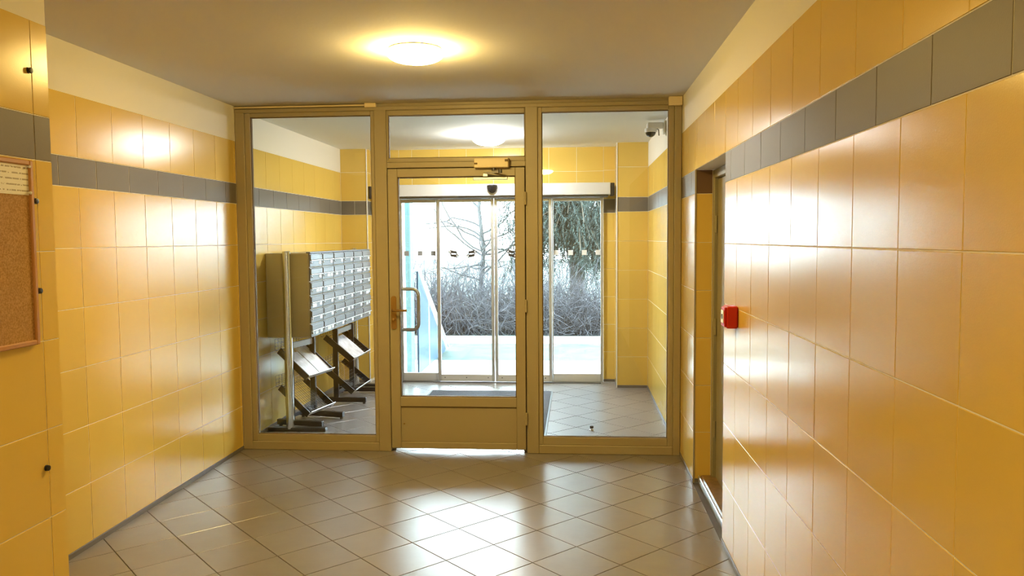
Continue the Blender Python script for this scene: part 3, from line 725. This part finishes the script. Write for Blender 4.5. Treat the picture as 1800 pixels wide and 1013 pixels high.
# ------------------------------------------------------------------ mat and door stop on the vestibule floor
mt = thing('entrance_mat', (-.845, 6.7, 0), label='charcoal entrance mat on the vestibule floor', cat='mat')
part('pile', 'mat', mt, (-1.430, -.248, 5.66, 7.715, .0008, .010), b=.003)
part('border', 'black', mt, (-1.448, -1.430, 5.64, 7.733, .0006, .008), (-.248, -.230, 5.64, 7.733, .0006, .008), (-1.430, -.248, 5.64, 5.66, .0006, .008), (-1.430, -.248, 7.715, 7.733, .0006, .008), b=.002)
ds = thing('door_stop', (.122, 6.17, 0), label='small dark door stop on the vestibule floor behind the right pane', cat='door stop')
MB().lathe([(.016, .0006), (.016, .006), (.010, .010), (.010, .020)], (.122, 6.17, 0), 18).build('base', 'steel', ds, smooth=True); MB().lathe([(.014, .020), (.015, .024), (.015, .034), (.012, .037)], (.122, 6.17, 0), 18).build('buffer', 'black', ds, smooth=True)

# ------------------------------------------------------------------ outdoors
ZO = -.05
def ground(name, m, y0, y1, z, lab, thick=.3, x0=-30, x1=30):
    o = MB().box(x0, x1, y0, y1, z-thick, z).build(name, m); o['kind'] = 'structure'; o['label'] = lab; return o
ground('ground_paving', 'paving', YE+.25, 10.05, ZO, 'pale paving in front of the entrance')
ground('ground_lawn', 'grass', 10.05, 11.75, ZO-.01, 'frosted lawn strip beyond the paving')
ground('ground_path', 'path', 11.75, 12.65, ZO-.005, 'pale footpath between lawn and hedge')
ground('ground_far', 'grass', 12.65, 60, ZO-.015, 'ground below the hedge')
# entrance canopy post and the sloping balustrade beside the steps
o = MB().bbox(-2.10, -1.875, 8.80, 9.00, ZO, 3.4, b=.01).build('canopy_post', 'cyan_paint', None, loc=(-1.99, 8.9, ZO)); tag(o, 'pale cyan post outside left of the sliding door', 'post')
BL = thing('balustrade', (-1.84, 9.8, ZO), label='sloping white handrail with pale blue panels outside the entrance', cat='railing')
y0, z0, y1, z1 = 9.01, 1.20, 10.95, -.02
def zr(y): return z0+(z1-z0)*(y-y0)/(y1-y0)
MB().tube([(-1.84, y0, z0), (-1.84, y1, z1)], .028, 12).build('handrail', 'white_paint', BL, smooth=True)
MB().tube([(-1.78, y0+.12, zr(y0+.12)-.10), (-1.78, y1-.1, zr(y1-.1)-.02)], .012, 8).build('lower_rail', 'white_paint', BL, smooth=True)
for a, b in ((y0, 9.62), (9.64, 10.25), (10.27, y1-.12)):
    MB().prism([(a, ZO+.002), (b, ZO+.002), (b, zr(b)-.05), (a, zr(a)-.05)], 0, -1.85, -1.83).build('panel', 'blue_panel', BL)
for y in (9.63, 10.26): part('baluster', 'white_paint', BL, (-1.86, -1.82, y-.012, y+.012, ZO+.002, zr(y)-.02), b=.003)

def twig(mb, p_, d, L, r, n_=4, wob=.25, droop=.0, rg=random, sides=3):
    pts = [p_]; d = d.normalized()
    for i in range(n_):
        d = (d+Vector((rg.gauss(0, wob), rg.gauss(0, wob), rg.gauss(0, wob)-droop))).normalized(); pts.append(pts[-1]+d*(L/n_))
    mb.tube(pts, r, sides, r1=r*.45, cap=False); return pts
rg = random.Random(11); mb = MB()
for i in range(3600):
    x = rg.uniform(-4.6, 3.4); y = 12.75+abs(rg.gauss(0, .9)); H_ = rg.uniform(.35, 1.25)*(1.25 if rg.random() < .12 else 1)*(1.0 if x < -.3 else .86)
    pts = twig(mb, Vector((x, y, ZO-.02)), Vector((rg.gauss(0, .38), rg.gauss(-.1, .3), 1)), H_*1.15, rg.uniform(.005, .010), 5, .20, .06, rg)
    for k in range(2):
        q = pts[rg.randrange(1, 5)]; twig(mb, q, Vector((rg.gauss(0, 1), rg.gauss(0, .7), rg.gauss(.3, .6))), rg.uniform(.2, .5), .0045, 3, .3, .05, rg)
o = mb.build('hedge_twigs', 'twig', None); tag(o, 'dense tangle of bare grey hedge twigs beyond the footpath', 'hedge', kind='stuff')

# bare tree behind the hedge
TX = -1.74
T1 = thing('bare_tree', (TX, 14.6, ZO), label='slender bare tree rising behind the hedge', cat='tree')
rg = random.Random(5)
trunk = [(TX-.05, 14.6, ZO-.05), (TX-.03, 14.6, .7), (TX+.03, 14.55, 1.3), (TX-.06, 14.6, 2.1), (TX+.08, 14.6, 3.4), (TX-.03, 14.6, 5.0)]
MB().tube(trunk, .048, 8, r1=.02).build('trunk', 'bark', T1, smooth=True)
brs = MB()
for k in range(34):
    i = rg.randrange(1, 5); f_ = rg.random(); b0 = Vector(trunk[i])*(1-f_)+Vector(trunk[i+1])*f_
    pts = twig(brs, b0, Vector((rg.gauss(0, 1), rg.gauss(0, .7), rg.uniform(-.1, .9))), rg.uniform(.7, 1.6), .020, 6, .22, -.02, rg, 5)
    for j in range(5): twig(brs, pts[rg.randrange(2, 6)], Vector((rg.gauss(0, 1), rg.gauss(0, 1), rg.gauss(.1, .6))), rg.uniform(.3, .8), .008, 4, .3, 0, rg, 4)
brs.build('branches', 'bark', T1)

# spruce with drooping boughs on the right
T2 = thing('spruce_tree', (.02, 15.2, ZO), label='dark green spruce with drooping boughs seen through the right sidelight', cat='tree')
MB().tube([(.02, 15.2, ZO-.1), (.03, 15.2, 2.5), (.0, 15.2, 5), (.02, 15.2, 9)], .16, 12, r1=.03).build('trunk', 'spruce_bark', T2, smooth=True)
bo = MB(); nd = MB(); rg = random.Random(21)
def spray(p_, L):
    """hanging spray: a string of short needle blades"""
    n_ = max(4, int(L/.035)); d = Vector((rg.gauss(0, .25), rg.gauss(0, .25), -1)).normalized(); q = Vector(p_)
    for i in range(n_):
        d = (d+Vector((rg.gauss(0, .12), rg.gauss(0, .12), -.05))).normalized(); q = q+d*(L/n_)
        for k in range(3):
            s_ = Vector((rg.gauss(0, 1), rg.gauss(0, 1), rg.gauss(-.5, .5))).normalized(); w = rg.uniform(.025, .05)
            a = q+s_*w; nn = s_.cross(d).normalized()*.006+d*.008
            nd.add([q-nn, q+nn, a+d*.02], [(0, 1, 2)])
for k in range(150):
    z = 1.75+6.5*(k/150)**1.6; ang = rg.uniform(0, 2*math.pi); L = (2.0-.2*(z-1.9))*rg.uniform(.6, 1.0)
    if k < 70: ang = rg.uniform(math.pi*1.0, math.pi*2.0)
    dirv = Vector((math.cos(ang), math.sin(ang), 0)); pts = []
    for i in range(7):
        f_ = i/6; pts.append(Vector((.02, 15.2, z))+dirv*L*f_+Vector((0, 0, .18*math.sin(f_*2.2)-.62*f_*f_)))
    bo.tube(pts, .02, 5, r1=.006, cap=False)
    for i in range(1, 7):
        for j in range(6 if z < 4 else 3):
            q = pts[i-1]+(pts[i]-pts[i-1])*rg.random()+Vector((rg.gauss(0, .07), rg.gauss(0, .07), 0)); spray(q, rg.uniform(.25, .85))
for k in range(26):                                            # low boughs hanging in front of the trunk
    ang = rg.uniform(1.15, 1.85)*math.pi; L = rg.uniform(.45, 1.1); z = rg.uniform(1.55, 2.3); dirv = Vector((math.cos(ang), math.sin(ang), 0))
    pts = [Vector((.02, 15.2, z))+dirv*L*f_+Vector((0, 0, -.35*f_*f_)) for f_ in (0, .25, .5, .75, 1)]
    bo.tube(pts, .012, 5, r1=.004, cap=False)
    for i in range(26): spray(pts[rg.randrange(1, 5)]+Vector((rg.gauss(0, .09), rg.gauss(0, .09), rg.gauss(0, .03))), rg.uniform(.25, .70))
bo.build('boughs', 'spruce_bark', T2); o = nd.build('needles', 'needles', T2); o['kind'] = 'stuff'
